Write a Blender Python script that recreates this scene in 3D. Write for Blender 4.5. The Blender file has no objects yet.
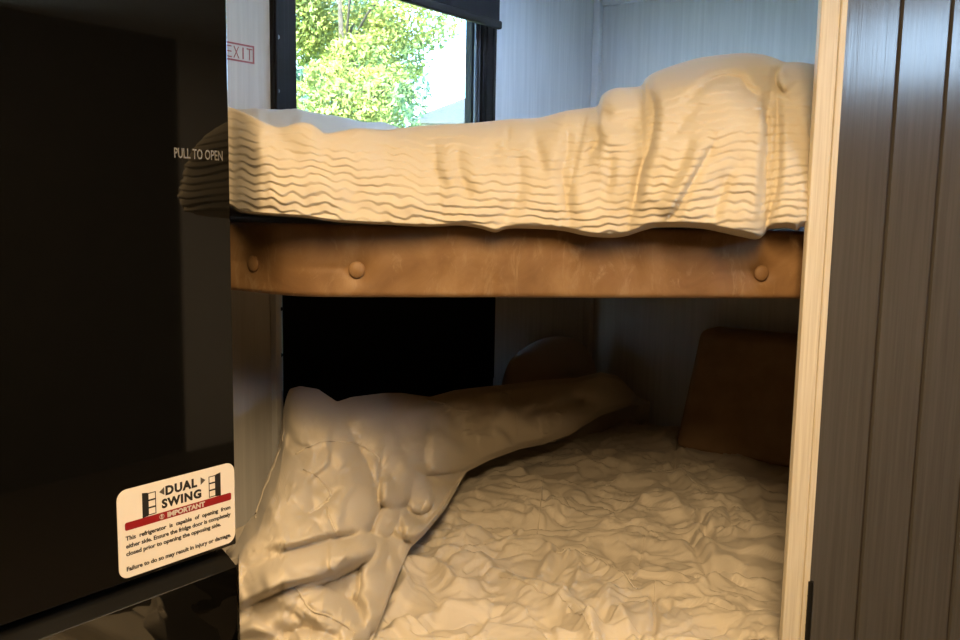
import bpy, bmesh, math
import numpy as np
from mathutils import Vector, Matrix

C = bpy.context.scene.collection
SC = bpy.context.scene
CAM_Z = 1.30
FPX = 886.0
PITCH, ROLL, YAW = 0.12444, 0.01687, 0.91931

# ------------------------------------------------------------------ camera
def cam_axes(p, r, y):
    cy, sy = math.cos(y), math.sin(y); cp, sp = math.cos(p), math.sin(p); cr, sr = math.cos(r), math.sin(r)
    f = np.array([sy * cp, cy * cp, -sp]); rt = np.array([cy, -sy, 0.0]); up = np.cross(rt, f)
    return cr * rt + sr * up, -sr * rt + cr * up, f
RT, UP, FW = cam_axes(PITCH, ROLL, YAW)
EYE = np.array([0.0, 0.0, CAM_Z])

def ray(px, py):
    """direction (camera depth 1) through a picture point; works on arrays"""
    px = np.asarray(px, float); py = np.asarray(py, float)
    a = (px - 480) / FPX; b = (320 - py) / FPX
    return a[..., None] * RT + b[..., None] * UP + FW
def proj(P):
    d = np.asarray(P, float) - EYE
    w = d @ FW
    return 480 + FPX * (d @ RT) / w, 320 - FPX * (d @ UP) / w
def on_y(px, py, Y):
    d = ray(px, py); return EYE + d * (Y / d[..., 1])[..., None]
def on_x(px, py, X):
    d = ray(px, py); return EYE + d * (X / d[..., 0])[..., None]
def on_s(px, py, S):
    d = ray(px, py); return EYE + d * (S / (d[..., 0] + d[..., 1]))[..., None]
def on_z(px, py, Z):
    d = ray(px, py); return EYE + d * ((Z - CAM_Z) / d[..., 2])[..., None]

cam_d = bpy.data.cameras.new('camera'); cam = bpy.data.objects.new('camera', cam_d); C.objects.link(cam)
cam_d.sensor_width = 36.0; cam_d.lens = FPX * 36.0 / 960.0; cam_d.clip_start = 0.02; cam_d.clip_end = 400
M = Matrix(((RT[0], UP[0], -FW[0], 0), (RT[1], UP[1], -FW[1], 0), (RT[2], UP[2], -FW[2], CAM_Z), (0, 0, 0, 1)))
cam.matrix_world = M
SC.camera = cam

# ------------------------------------------------------------------ layout (metres)
W = 1.80            # window wall  y = W
H = 3.07            # head wall    x = H
FLOOR, CEIL = 0.0, 2.12
XB, YB = -1.6, -1.6  # walls behind the camera
BX = 0.98           # left end of the bunks
SD = 2.126          # diagonal bunk front  x + y = SD
BED = 0.508          # top of lower mattress
Q2 = math.sqrt(0.5)

# ------------------------------------------------------------------ materials
def nt(name):
    m = bpy.data.materials.new(name); m.use_nodes = True
    n = m.node_tree; b = n.nodes['Principled BSDF']
    return m, n, b
def plain(name, col, rough=0.5, metal=0.0, spec=0.5):
    m, n, b = nt(name)
    b.inputs['Base Color'].default_value = (*col, 1); b.inputs['Roughness'].default_value = rough
    b.inputs['Metallic'].default_value = metal; b.inputs['Specular IOR Level'].default_value = spec
    return m
def coords(n, scale=(1, 1, 1), rot=(0, 0, 0)):
    t = n.nodes.new('ShaderNodeTexCoord'); mp = n.nodes.new('ShaderNodeMapping')
    mp.inputs['Scale'].default_value = scale; mp.inputs['Rotation'].default_value = rot
    n.links.new(t.outputs['Object'], mp.inputs['Vector']); return mp
def noise_tex(n, mp, scale, detail=4, rough=0.55, dist=0.0):
    t = n.nodes.new('ShaderNodeTexNoise'); t.inputs['Scale'].default_value = scale
    t.inputs['Detail'].default_value = detail; t.inputs['Roughness'].default_value = rough
    t.inputs['Distortion'].default_value = dist
    n.links.new(mp.outputs[0], t.inputs['Vector']); return t
def ramp(n, src, stops):
    r = n.nodes.new('ShaderNodeValToRGB')
    e = r.color_ramp.elements
    while len(e) < len(stops): e.new(0.5)
    for k, (p, c) in enumerate(stops): e[k].position = p; e[k].color = (*c, 1)
    n.links.new(src, r.inputs['Fac']); return r
def bump(n, b, src, strength, dist):
    k = n.nodes.new('ShaderNodeBump'); k.inputs['Strength'].default_value = strength; k.inputs['Distance'].default_value = dist
    n.links.new(src, k.inputs['Height']); n.links.new(k.outputs[0], b.inputs['Normal']); return k

def noisy(name, c1, c2, scale, rough=0.6, stretch=(1, 1, 1), rot=(0, 0, 0), bs=0.0, bd=0.002, detail=5, spec=0.5, lo=0.35, hi=0.65):
    m, n, b = nt(name)
    mp = coords(n, stretch, rot); t = noise_tex(n, mp, scale, detail)
    r = ramp(n, t.outputs['Fac'], [(lo, c1), (hi, c2)])
    n.links.new(r.outputs[0], b.inputs['Base Color'])
    b.inputs['Roughness'].default_value = rough; b.inputs['Specular IOR Level'].default_value = spec
    if bs: bump(n, b, t.outputs['Fac'], bs, bd)
    return m

MAT = {}
MAT['wall'] = noisy('wall_vinyl', (.60, .60, .60), (.68, .68, .68), 26, .6, (3, 3, .12), bs=.12, bd=.002, detail=6, spec=.3)
MAT['ceiling'] = noisy('ceiling_board', (.60, .60, .59), (.66, .66, .65), 12, .7, spec=.3)
MAT['cabin'] = noisy('cabin_wall_dark', (.035, .03, .026), (.05, .043, .036), 9, .8, spec=.1)
MAT['floor'] = noisy('floor_vinyl', (.045, .033, .022), (.08, .06, .042), 9, .5, (1, 8, 1))
MAT['trim'] = plain('trim_pale_vinyl', (.66, .66, .66), .45)
MAT['door'] = None
def door_mat():
    m, n, b = nt('door_taupe_laminate')
    mp = coords(n, (14, 14, .35)); t = noise_tex(n, mp, 9, 7, .6, .2)
    r = ramp(n, t.outputs['Fac'], [(.3, (.072, .067, .062)), (.7, (.098, .091, .083))])
    n.links.new(r.outputs[0], b.inputs['Base Color'])
    b.inputs['Roughness'].default_value = .17
    bump(n, b, t.outputs['Fac'], .25, .0015)
    return m
MAT['door'] = door_mat()
MAT['groove'] = plain('groove_brown', (.03, .022, .016), .6)
MAT['pine'] = noisy('pine_edging', (.66, .585, .45), (.80, .735, .60), 8, .5, (30, 30, .8), bs=.15, bd=.001, detail=6)
MAT['hinge'] = plain('black_metal', (.012, .012, .012), .4, .3)

def leather_mat():
    m, n, b = nt('tan_leather')
    mp = coords(n, (1, 1, 1)); t = noise_tex(n, mp, 9, 8, .62, .8)
    r = ramp(n, t.outputs['Fac'], [(.30, (.205, .11, .048)), (.52, (.275, .155, .068)), (.72, (.36, .22, .106))])
    mp2 = coords(n, (1, 1, .45)); t2 = noise_tex(n, mp2, 26, 5, .7, 1.6)
    r2 = ramp(n, t2.outputs['Fac'], [(.54, (0, 0, 0)), (.70, (.75, .75, .75))])
    mx = n.nodes.new('ShaderNodeMix'); mx.data_type = 'RGBA'
    mx.inputs['B'].default_value = (.38, .25, .135, 1)
    n.links.new(r2.outputs[0], mx.inputs['Factor']); n.links.new(r.outputs[0], mx.inputs['A'])
    n.links.new(mx.outputs['Result'], b.inputs['Base Color'])
    b.inputs['Roughness'].default_value = .52; b.inputs['Specular IOR Level'].default_value = .35
    t3 = noise_tex(n, coords(n), 420, 2); bump(n, b, t3.outputs['Fac'], .12, .001)
    return m
MAT['leather'] = leather_mat()
def cloth_mat(name, col, scale=900, bs=.10):
    m, n, b = nt(name)
    b.inputs['Base Color'].default_value = (*col, 1); b.inputs['Roughness'].default_value = .85
    b.inputs['Specular IOR Level'].default_value = .15
    b.inputs['Sheen Weight'].default_value = .15; b.inputs['Sheen Roughness'].default_value = .5
    t = noise_tex(n, coords(n), scale, 2); bump(n, b, t.outputs['Fac'], bs, .001)
    return m
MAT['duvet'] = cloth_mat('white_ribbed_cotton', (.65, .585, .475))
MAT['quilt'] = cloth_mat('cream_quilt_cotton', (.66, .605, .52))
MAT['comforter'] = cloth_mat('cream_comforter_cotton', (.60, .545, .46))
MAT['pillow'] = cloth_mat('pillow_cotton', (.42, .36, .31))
MAT['mattress'] = cloth_mat('mattress_ticking', (.45, .42, .38))
MAT['cushion'] = noisy('brown_cushion', (.30, .19, .10), (.38, .25, .14), 14, .7)
MAT['board'] = plain('bunk_board', (.30, .22, .14), .6)

def gloss_black(name, rough, base, spec=.5, ior=1.5):
    m, n, b = nt(name)
    t = noise_tex(n, coords(n), 4, 3)
    r = ramp(n, t.outputs['Fac'], [(.3, (rough * .8,) * 3), (.7, (rough * 1.2,) * 3)])
    n.links.new(r.outputs[0], b.inputs['Roughness'])
    b.inputs['Base Color'].default_value = (base, base, base * .97, 1); b.inputs['Specular IOR Level'].default_value = spec; b.inputs['IOR'].default_value = ior
    return m
MAT['fridge'] = gloss_black('black_glass_door', .035, .003, .5, 1.75)
MAT['fridge_body'] = gloss_black('black_fridge_case', .4, .010)
MAT['frame'] = plain('black_window_frame', (.008, .008, .009), .55, 0, .15)
MAT['frame_edge'] = plain('silver_grey_window_gasket', (.09, .10, .12), .3, .3)
MAT['blind'] = noisy('black_blind_fabric', (.004, .0045, .006), (.006, .0065, .009), 300, .8, spec=.15)
MAT['screw'] = plain('screw_steel', (.25, .26, .28), .3, .8)
MAT['label'] = noisy('label_vinyl', (.90, .85, .78), (.92, .87, .80), 20, .5)
MAT['ink'] = plain('black_ink', (.012, .011, .011), .6)
MAT['red_bar'] = plain('red_ink', (.30, .006, .010), .5)
MAT['white_ink'] = plain('white_ink', (.70, .66, .62), .5)
MAT['grey_ink'] = plain('grey_ink', (.10, .09, .08), .6)
MAT['exit'] = plain('exit_red_ink', (.36, .10, .12), .6)
MAT['decal_grey'] = plain('decal_grey_ink', (.17, .17, .175), .6)
def glass_mat(name, tint):
    m, n, b = nt(name)
    n.nodes.remove(b)
    out = n.nodes['Material Output']
    tr = n.nodes.new('ShaderNodeBsdfTransparent'); tr.inputs['Color'].default_value = (*tint, 1)
    gl = n.nodes.new('ShaderNodeBsdfGlossy'); gl.inputs['Roughness'].default_value = .02
    mx = n.nodes.new('ShaderNodeMixShader'); mx.inputs[0].default_value = .05
    n.links.new(tr.outputs[0], mx.inputs[1]); n.links.new(gl.outputs[0], mx.inputs[2])
    n.links.new(mx.outputs[0], out.inputs['Surface'])
    return m
MAT['glass'] = glass_mat('tinted_window_glass', (.62, .66, .66)); MAT['clear'] = glass_mat('clear_glass', (.95, .97, .97))
def frosted_mat():
    m, n, b = nt('added_vent_lid'); n.nodes.remove(b)
    t = n.nodes.new('ShaderNodeBsdfTranslucent'); t.inputs['Color'].default_value = (.68, .74, .80, 1)
    n.links.new(t.outputs[0], n.nodes['Material Output'].inputs['Surface']); return m
MAT['frosted'] = frosted_mat()
def leaf_mat(name, a, b_, c):
    m, n, b = nt(name)
    t = noise_tex(n, coords(n), 1.6, 5, .7)
    r = ramp(n, t.outputs['Fac'], [(.34, a), (.5, b_), (.66, c)])
    n.links.new(r.outputs[0], b.inputs['Base Color']); b.inputs['Roughness'].default_value = .6
    b.inputs['Specular IOR Level'].default_value = .2
    tl = n.nodes.new('ShaderNodeBsdfTranslucent'); mx = n.nodes.new('ShaderNodeMixShader'); mx.inputs[0].default_value = .4
    n.links.new(r.outputs[0], tl.inputs['Color'])
    n.links.new(b.outputs[0], mx.inputs[1]); n.links.new(tl.outputs[0], mx.inputs[2])
    n.links.new(mx.outputs[0], n.nodes['Material Output'].inputs['Surface'])
    return m
MAT['leaf'] = leaf_mat('yellow_green_leaves', (.07, .14, .08), (.16, .20, .06), (.26, .26, .065))  # leaf tones from green to yellow, varied by noise
MAT['leaf_dark'] = leaf_mat('dark_green_leaves', (.05, .11, .085), (.08, .15, .11), (.12, .17, .08))  # darker green leaf tones for the second tree
MAT['bark'] = noisy('bark', (.012, .01, .008), (.03, .024, .018), 14, .9)
MAT['grass'] = noisy('outside_grass', (.20, .26, .08), (.33, .38, .14), 3, .9)
MAT['shed_wall'] = plain('shed_wall_white', (.75, .75, .74), .8)
MAT['shed_roof'] = noisy('shed_roof_grey', (.012, .018, .022), (.016, .024, .030), 6, .8)

# ------------------------------------------------------------------ object helpers
def link(name, me, mat, parent=None, smooth=False):
    if mat is not None:
        for k in (mat if isinstance(mat, (list, tuple)) else [mat]): me.materials.append(MAT[k])
    o = bpy.data.objects.new(name, me); C.objects.link(o)
    if parent is not None:
        o.parent = parent
        o.matrix_parent_inverse = Matrix.Translation(-Vector(parent.location)) if parent.type == 'EMPTY' else Matrix.Identity(4)
    if smooth:
        me.polygons.foreach_set('use_smooth', [True] * len(me.polygons))
    return o
def from_bm(name, bm, mat, parent=None, smooth=False):
    bmesh.ops.recalc_face_normals(bm, faces=bm.faces)
    me = bpy.data.meshes.new(name); bm.to_mesh(me); bm.free()
    return link(name, me, mat, parent, smooth)
def thing(name, label, cat, loc=(0, 0, 0), group=None):
    o = bpy.data.objects.new(name, None); C.objects.link(o); o.location = loc; o.empty_display_size = .05
    tag(o, label, cat, group); return o
def tag(o, label, cat, group=None):
    o['label'] = label; o['category'] = cat
    if group: o['group'] = group
    return o
def struct(o, label=None):
    o['kind'] = 'structure'
    if label: o['label'] = label
    return o
def box(bm, x0, x1, y0, y1, z0, z1, bevel=0.0, seg=2):
    r = bmesh.ops.create_cube(bm, size=1.0)
    vs = r['verts']
    for v in vs:
        v.co = Vector((x0 + (v.co.x + .5) * (x1 - x0), y0 + (v.co.y + .5) * (y1 - y0), z0 + (v.co.z + .5) * (z1 - z0)))
    if bevel:
        es = list({e for v in vs for e in v.link_edges})
        bmesh.ops.bevel(bm, geom=es, offset=bevel, segments=seg, profile=.5, affect='EDGES')
    return vs
def prism(bm, pts, z0, z1):
    a = [bm.verts.new((x, y, z0)) for x, y in pts]; b = [bm.verts.new((x, y, z1)) for x, y in pts]
    n = len(pts)
    for k in range(n): bm.faces.new((a[k], a[(k + 1) % n], b[(k + 1) % n], b[k]))
    bm.faces.new(list(reversed(a))); bm.faces.new(b)
def tube(bm, pts, r, n=8):
    pts = [Vector(p) for p in pts]; rings = []
    for k, p in enumerate(pts):
        d = (pts[min(k + 1, len(pts) - 1)] - pts[max(k - 1, 0)]).normalized()
        u = d.orthogonal().normalized() if k == 0 else (rings_u - d * rings_u.dot(d)).normalized()
        rings_u = u; v = d.cross(u)
        rr = r[k] if isinstance(r, (list, tuple)) else r
        rings.append([bm.verts.new(p + (u * math.cos(t) + v * math.sin(t)) * rr) for t in [2 * math.pi * j / n for j in range(n)]])
    for a, b in zip(rings, rings[1:]):
        for j in range(n): bm.faces.new((a[j], a[(j + 1) % n], b[(j + 1) % n], b[j]))
    bm.faces.new(list(reversed(rings[0]))); bm.faces.new(rings[-1])
def grid(name, P, mat, parent=None, flip=False):
    """P: (nu, nv, 3) array -> smooth sheet"""
    nu, nv = P.shape[:2]
    i = np.arange(nu * nv).reshape(nu, nv)
    q = np.stack([i[:-1, :-1], i[1:, :-1], i[1:, 1:], i[:-1, 1:]], -1).reshape(-1, 4)
    if flip: q = q[:, ::-1]
    me = bpy.data.meshes.new(name)
    me.vertices.add(nu * nv); me.vertices.foreach_set('co', P.reshape(-1).astype(np.float32))
    me.loops.add(len(q) * 4); me.loops.foreach_set('vertex_index', q.reshape(-1).astype(np.int32))
    me.polygons.add(len(q)); me.polygons.foreach_set('loop_start', np.arange(0, len(q) * 4, 4, dtype=np.int32))
    me.polygons.foreach_set('loop_total', np.full(len(q), 4, np.int32))
    me.update(calc_edges=True); me.validate()
    return link(name, me, mat, parent, True)

# ------------------------------------------------------------------ noise and folds
_rs = np.random.RandomState(7); _perm = _rs.permutation(512); _ang = _rs.rand(512) * 2 * math.pi
def pn(x, y, seed=0):
    x = np.asarray(x, float) + seed * 17.31; y = np.asarray(y, float) - seed * 9.77
    xi = np.floor(x).astype(int); yi = np.floor(y).astype(int); fx = x - xi; fy = y - yi
    def g(ix, iy, dx, dy):
        a = _ang[_perm[(_perm[ix & 511] + iy) & 511]]
        return np.cos(a) * dx + np.sin(a) * dy
    u = fx * fx * fx * (fx * (fx * 6 - 15) + 10); v = fy * fy * fy * (fy * (fy * 6 - 15) + 10)
    a = g(xi, yi, fx, fy); b = g(xi + 1, yi, fx - 1, fy); c = g(xi, yi + 1, fx, fy - 1); d = g(xi + 1, yi + 1, fx - 1, fy - 1)
    return (a + (b - a) * u + ((c + (d - c) * u) - (a + (b - a) * u)) * v) * 1.4
def fbm(x, y, seed=0, oct=3):
    s = 0; a = 1.0
    for k in range(oct): s = s + a * pn(x * 2 ** k, y * 2 ** k, seed + k); a *= .5
    return s
def ridged(x, y, seed=0):
    return 1 - 2.2 * np.abs(pn(x, y, seed))
def sstep(a, b, x):
    t = np.clip((x - a) / (b - a), 0, 1); return t * t * (3 - 2 * t)
def poly_dist(X, Y, pts):
    """distance, signed side (+ = left of travel in picture, y down -> visually right) and run along the polyline"""
    pts = np.asarray(pts, float); best = np.full(X.shape, 1e9); side = np.zeros(X.shape); along = np.zeros(X.shape)
    seg = np.linalg.norm(np.diff(pts, axis=0), axis=1); tot = seg.sum(); acc = 0
    for (a, b, L) in zip(pts[:-1], pts[1:], seg):
        d = (b - a) / max(L, 1e-9)
        t = np.clip((X - a[0]) * d[0] + (Y - a[1]) * d[1], 0, L)
        dx = X - a[0] - t * d[0]; dy = Y - a[1] - t * d[1]
        r = np.hypot(dx, dy); m = r < best
        best = np.where(m, r, best); side = np.where(m, np.sign(d[0] * dy - d[1] * dx), side); along = np.where(m, (acc + t) / tot, along)
        acc += L
    return best, side, along
def smooth_pts(pts, n=6):
    pts = [np.array(p, float) for p in pts]
    if len(pts) < 3: return pts
    out = []
    for k in range(len(pts) - 1):
        p0 = pts[max(k - 1, 0)]; p1 = pts[k]; p2 = pts[k + 1]; p3 = pts[min(k + 2, len(pts) - 1)]
        for j in range(n):
            t = j / n
            out.append(.5 * (2 * p1 + (p2 - p0) * t + (2 * p0 - 5 * p1 + 4 * p2 - p3) * t * t + (3 * p1 - p0 - 3 * p2 + p3) * t ** 3))
    out.append(pts[-1]); return out
def folds(X, Y, lst, rl=0.0):
    """each: (points, depth, width[, lift_on_right, lift_width]); depth > 0 is a valley, < 0 a ridge.
    lift: extra height on the side at the right hand of travel (picture, y down), falling off with distance"""
    D = np.zeros(X.shape)
    for f in lst:
        pts, a, w = smooth_pts(f[0]), f[1], f[2]
        r, s, al = poly_dist(X, Y, pts)
        fade = sstep(0, .18, al) * sstep(0, .18, 1 - al) * .8 + .2
        D -= a * fade * np.exp(-(r / w) ** 2)
        D += .35 * a * fade * np.exp(-((r - 2.3 * w) / (1.3 * w)) ** 2)
        if len(f) > 3:
            lift, lw = f[3], f[4]
            e = np.exp(-r / lw) * fade
            D += lift * e * np.where(s > 0, 1 - np.exp(-r / (rl * lw if rl else .35 * w + .5)), 0)
    return D
def clear_fridge(P):
    """bedding stays to the right of the refrigerator"""
    lim = np.where(P[..., 1] > F, FXR + .008, P[..., 1] * FXR / F + .004)
    P = P.copy(); P[..., 0] = np.maximum(P[..., 0], lim); return P
def lobes(X, Y, lst, k=.005):
    """puffy rolls: round humps along spines (points, radius in px, height in m), merged so that they meet in creases"""
    E = np.ones(X.shape)
    for pts, R0, R1, Hh in lst:
        r, sd, al = poly_dist(X, Y, smooth_pts(pts)); R = R0 + (R1 - R0) * al
        b = Hh * np.sqrt(np.clip(1 - (r / R) ** 2, 0, 1)); E = E + np.exp(b / k) - 1
    return k * np.log(E)
def interp(x, pts):
    p = np.array(pts, float); return np.interp(x, p[:, 0], p[:, 1])
def cinterp(x, pts, n=6):
    s = np.array(smooth_pts(pts, n)); o = np.argsort(s[:, 0]); return np.interp(x, s[o, 0], s[o, 1])

def facets(x, y, seed, sharp=9.0, tilt=1.0):
    """crumpled cloth: every cell of a jittered lattice is a small tilted plane, blended into its neighbours along crisp creases"""
    xi = np.floor(x).astype(int); yi = np.floor(y).astype(int); ws = 0; hs = 0
    for a in (-1, 0, 1):
        for b in (-1, 0, 1):
            cx = xi + a; cy = yi + b
            k1 = _perm[(_perm[(cx + seed * 7) & 511] + cy) & 511]; k2 = _perm[(k1 + 101 + seed) & 511]; k3 = _perm[(k2 + 57) & 511]
            dx = x - (cx + .1 + .8 * k1 / 512.0); dy = y - (cy + .1 + .8 * k2 / 512.0)
            an = _ang[k3]; mag = tilt * (.35 + .65 * _perm[(k3 + 13) & 511] / 512.0)
            w = np.exp(-sharp * (dx * dx + dy * dy)); ws = ws + w
            hs = hs + w * (mag * (np.cos(an) * dx + np.sin(an) * dy) + .5 * (_perm[(k2 + 29) & 511] / 512.0 - .5))
    return hs / (ws + 1e-12)

# ================================================================== SETTING
bm = bmesh.new(); box(bm, XB - .1, H + .1, YB - .1, W + .1, -.1, 0); struct(from_bm('floor', bm, 'floor'))
def frame_h(bm, x0, x1, y0, y1, hx0, hx1, hy0, hy1, z0, z1):
    box(bm, x0, hx0, y0, y1, z0, z1); box(bm, hx1, x1, y0, y1, z0, z1)
    box(bm, hx0, hx1, y0, hy0, z0, z1); box(bm, hx0, hx1, hy1, y1, z0, z1)
VX0, VX1, VY0, VY1 = 2.00, 2.48, 1.02, 1.50     # roof vent added out of view to bring cool daylight onto upper walls
bm = bmesh.new(); frame_h(bm, XB - .1, H + .1, YB - .1, W + .1, VX0, VX1, VY0, VY1, CEIL, CEIL + .05); struct(from_bm('ceiling', bm, 'ceiling'))
bm = bmesh.new(); box(bm, VX0 - .02, VX1 + .02, VY0 - .02, VY1 + .02, CEIL + .055, CEIL + .06)
vent = struct(from_bm('added_vent', bm, 'frosted'), 'added frosted roof vent, out of view, for daylight on the upper walls')
bm = bmesh.new(); frame_h(bm, VX0 - .04, VX1 + .04, VY0 - .04, VY1 + .04, VX0, VX1, VY0, VY1, CEIL - .012, CEIL + .0)
from_bm('added_vent_frame', bm, 'trim', vent)
bm = bmesh.new(); box(bm, H, H + .08, YB - .1, W + .1, 0, CEIL); struct(from_bm('wall_right', bm, 'wall'))
bm = bmesh.new(); box(bm, XB - .08, XB, YB - .1, W + .1, 0, CEIL); struct(from_bm('wall_left', bm, 'cabin'))

# window openings
wx0 = float(on_y(270, 60, W)[0]); wx1 = float(on_y(493, 60, W)[0])
wz0, wz1 = float(on_y(285, 168, W)[2]), 2.06
v_x0 = float(on_y(283, 330, W)[0]); v_x1 = float(on_y(494, 330, W)[0])
vz0, vz1 = .72, 1.12
def frame_w(bm, x0, x1, z0, z1, hx0, hx1, hz0, hz1, y0, y1):
    box(bm, x0, hx0, y0, y1, z0, z1); box(bm, hx1, x1, y0, y1, z0, z1)
    box(bm, hx0, hx1, y0, y1, z0, hz0); box(bm, hx0, hx1, y0, y1, hz1, z1)
bm = bmesh.new()
T = .06
zs = .5 * (vz1 + wz0)
frame_w(bm, XB - .1, H + .1, zs, CEIL, wx0 + .02, wx1 - .02, wz0 + .02, wz1 - .02, W, W + T)
frame_w(bm, XB - .1, H + .1, 0, zs, v_x0 + .03, v_x1 - .03, vz0 + .02, vz1 - .02, W, W + T)
struct(from_bm('wall_back', bm, 'wall'))
# wall behind the camera with a high transom window
tx0, tx1, tz0, tz1 = .92, 1.60, 1.80, 2.05
bm = bmesh.new(); frame_w(bm, XB - .1, H + .1, 0, CEIL, tx0, tx1, tz0, tz1, YB - .06, YB)
struct(from_bm('wall_front', bm, 'cabin'))
bm = bmesh.new(); box(bm, tx0 - .02, tx1 + .02, YB - .035, YB - .030, tz0 - .02, tz1 + .02)
w3 = struct(from_bm('window_3', bm, 'clear'), 'high transom window behind the viewer')

# upper window: flanged black frame, glass, gasket, screws
def window(name, x0, x1, z0, z1, lw, fr_mat):
    bm = bmesh.new()
    frame_w(bm, x0, x1, z0, z1, x0 + lw * .42, x1 - .045, z0 + .05, z1 - .05, W - .012, W + .012)
    frame_w(bm, x0 + lw * .42, x1 - .045, z0 + .05, z1 - .05, x0 + lw * .62, x1 - .03 - .03, z0 + .07, z1 - .07, W - .006, W + .03)
    frame_w(bm, x0 + .004, x1 - .004, z0 + .004, z1 - .004, x0 + lw * .14, x1 - .018, z0 + .018, z1 - .018, W - .018, W - .008)
    bmesh.ops.bevel(bm, geom=list(bm.edges), offset=.0015, segments=1, affect='EDGES')
    fo = from_bm(name, bm, fr_mat); struct(fo)
    return fo
lw = float(on_y(298, 60, W)[0]) - wx0
win1 = window('window_1', wx0, wx1, wz0, wz1, lw, 'frame')
bm = bmesh.new(); box(bm, wx0 + lw * .5, wx1 - .05, W + .020, W + .024, wz0 + .06, wz1 - .06)
from_bm('window_pane', bm, 'glass', win1)
bm = bmesh.new()
frame_w(bm, wx0 + lw * .62, wx1 - .06, wz0 + .07, wz1 - .07, wx0 + lw, wx1 - .105, wz0 + .10, wz1 - .10, W + .004, W + .035)
bmesh.ops.bevel(bm, geom=list(bm.edges), offset=.003, segments=2, affect='EDGES')
from_bm('inner_sash', bm, 'frame', win1)
bm = bmesh.new(); box(bm, wx1 - .098, wx1 - .090, W - .004, W + .006, wz0 + .08, wz1 - .08, .002)
box(bm, wx1 - .079, wx1 - .073, W - .004, W + .006, wz0 + .08, wz1 - .08, .002)
from_bm('sash_gasket', bm, 'frame_edge', win1)
for py in (37, 91):
    p = on_y(278, py, W - .013)
    bm = bmesh.new(); bmesh.ops.create_uvsphere(bm, u_segments=10, v_segments=6, radius=.0055)
    for v in bm.verts: v.co = Vector((p[0] + v.co.x, p[1] + v.co.y * .5, p[2] + v.co.z))
    from_bm('screw', bm, 'screw', win1, True)
# lower window: frame, pane
win2 = struct(from_bm('window_2', (lambda b: (frame_w(b, v_x0, v_x1, vz0, vz1, v_x0 + .035, v_x1 - .035, vz0 + .035, vz1 - .035, W - .004, W + .03), b)[1])(bmesh.new()), 'frame'))
bm = bmesh.new(); box(bm, v_x0 + .03, v_x1 - .03, W + .012, W + .016, vz0 + .03, vz1 - .03)
from_bm('window_pane', bm, 'glass', win2)
# pale side channel of the lower blind with its screws
a = on_y(275.5, 340, W - .02); b_ = on_y(284, 340, W - .02)
bm = bmesh.new(); box(bm, a[0], a[0] + (b_[0] - a[0]) * .62, W - .022, W, vz0 - .1, vz1 + .02, .002)
box(bm, a[0] + (b_[0] - a[0]) * .62, b_[0] + .004, W - .012, W, vz0 + .1, vz1 + .02, .002)
MAT['channel'] = plain('white_plastic_channel', (.86, .88, .90), .35)
ch = struct(from_bm('trim_1', bm, 'channel'), 'pale side channel beside the lower black blind')
for py in (309, 355):
    p = on_y(281.5, py, W - .013); bm = bmesh.new(); bmesh.ops.create_uvsphere(bm, u_segments=8, v_segments=5, radius=.005)
    for v in bm.verts: v.co = Vector((p[0] + v.co.x, p[1] + v.co.y * .5, p[2] + v.co.z))
    from_bm('screw', bm, 'hinge', ch, True)

# roller blinds
bl = thing('roller_blind', 'black roller blind pulled partly down over the bright upper window', 'blind', (float(wx0), W - .05, wz1))
e = on_y(500, 26, W - .06); rz = float(e[2]); bxx1 = float(e[0])
bm = bmesh.new(); box(bm, wx0 - .03, bxx1 - .006, W - .062, W - .059, rz + .012, CEIL - .05)
from_bm('blind_fabric', bm, 'blind', bl)
bm = bmesh.new(); box(bm, wx0 - .035, bxx1, W - .071, W - .052, rz - .012, rz + .014, .006, 3)
from_bm('bottom_rail', bm, 'frame', bl, True)
bm = bmesh.new(); tube(bm, [(wx0 - .03, W - .05, CEIL - .045), (bxx1, W - .05, CEIL - .045)], .03, 16)
from_bm('roller_tube', bm, 'frame', bl, True)
bl2 = thing('roller_blind', 'black roller blind drawn fully down behind the lower bunk', 'blind', (v_x0, W - .04, vz1))
q0 = float(on_y(283.5, 340, W - .021)[0]); q1 = float(on_y(494, 340, W - .021)[0])
bm = bmesh.new(); box(bm, q0, q1, W - .021, W - .018, vz0 - .06, vz1 + .02)
from_bm('blind_fabric', bm, 'blind', bl2)
bm = bmesh.new(); box(bm, q0, q1, W - .029, W - .011, vz0 - .08, vz0 - .05, .006, 3)
from_bm('bottom_rail', bm, 'frame', bl2, True)

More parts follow.
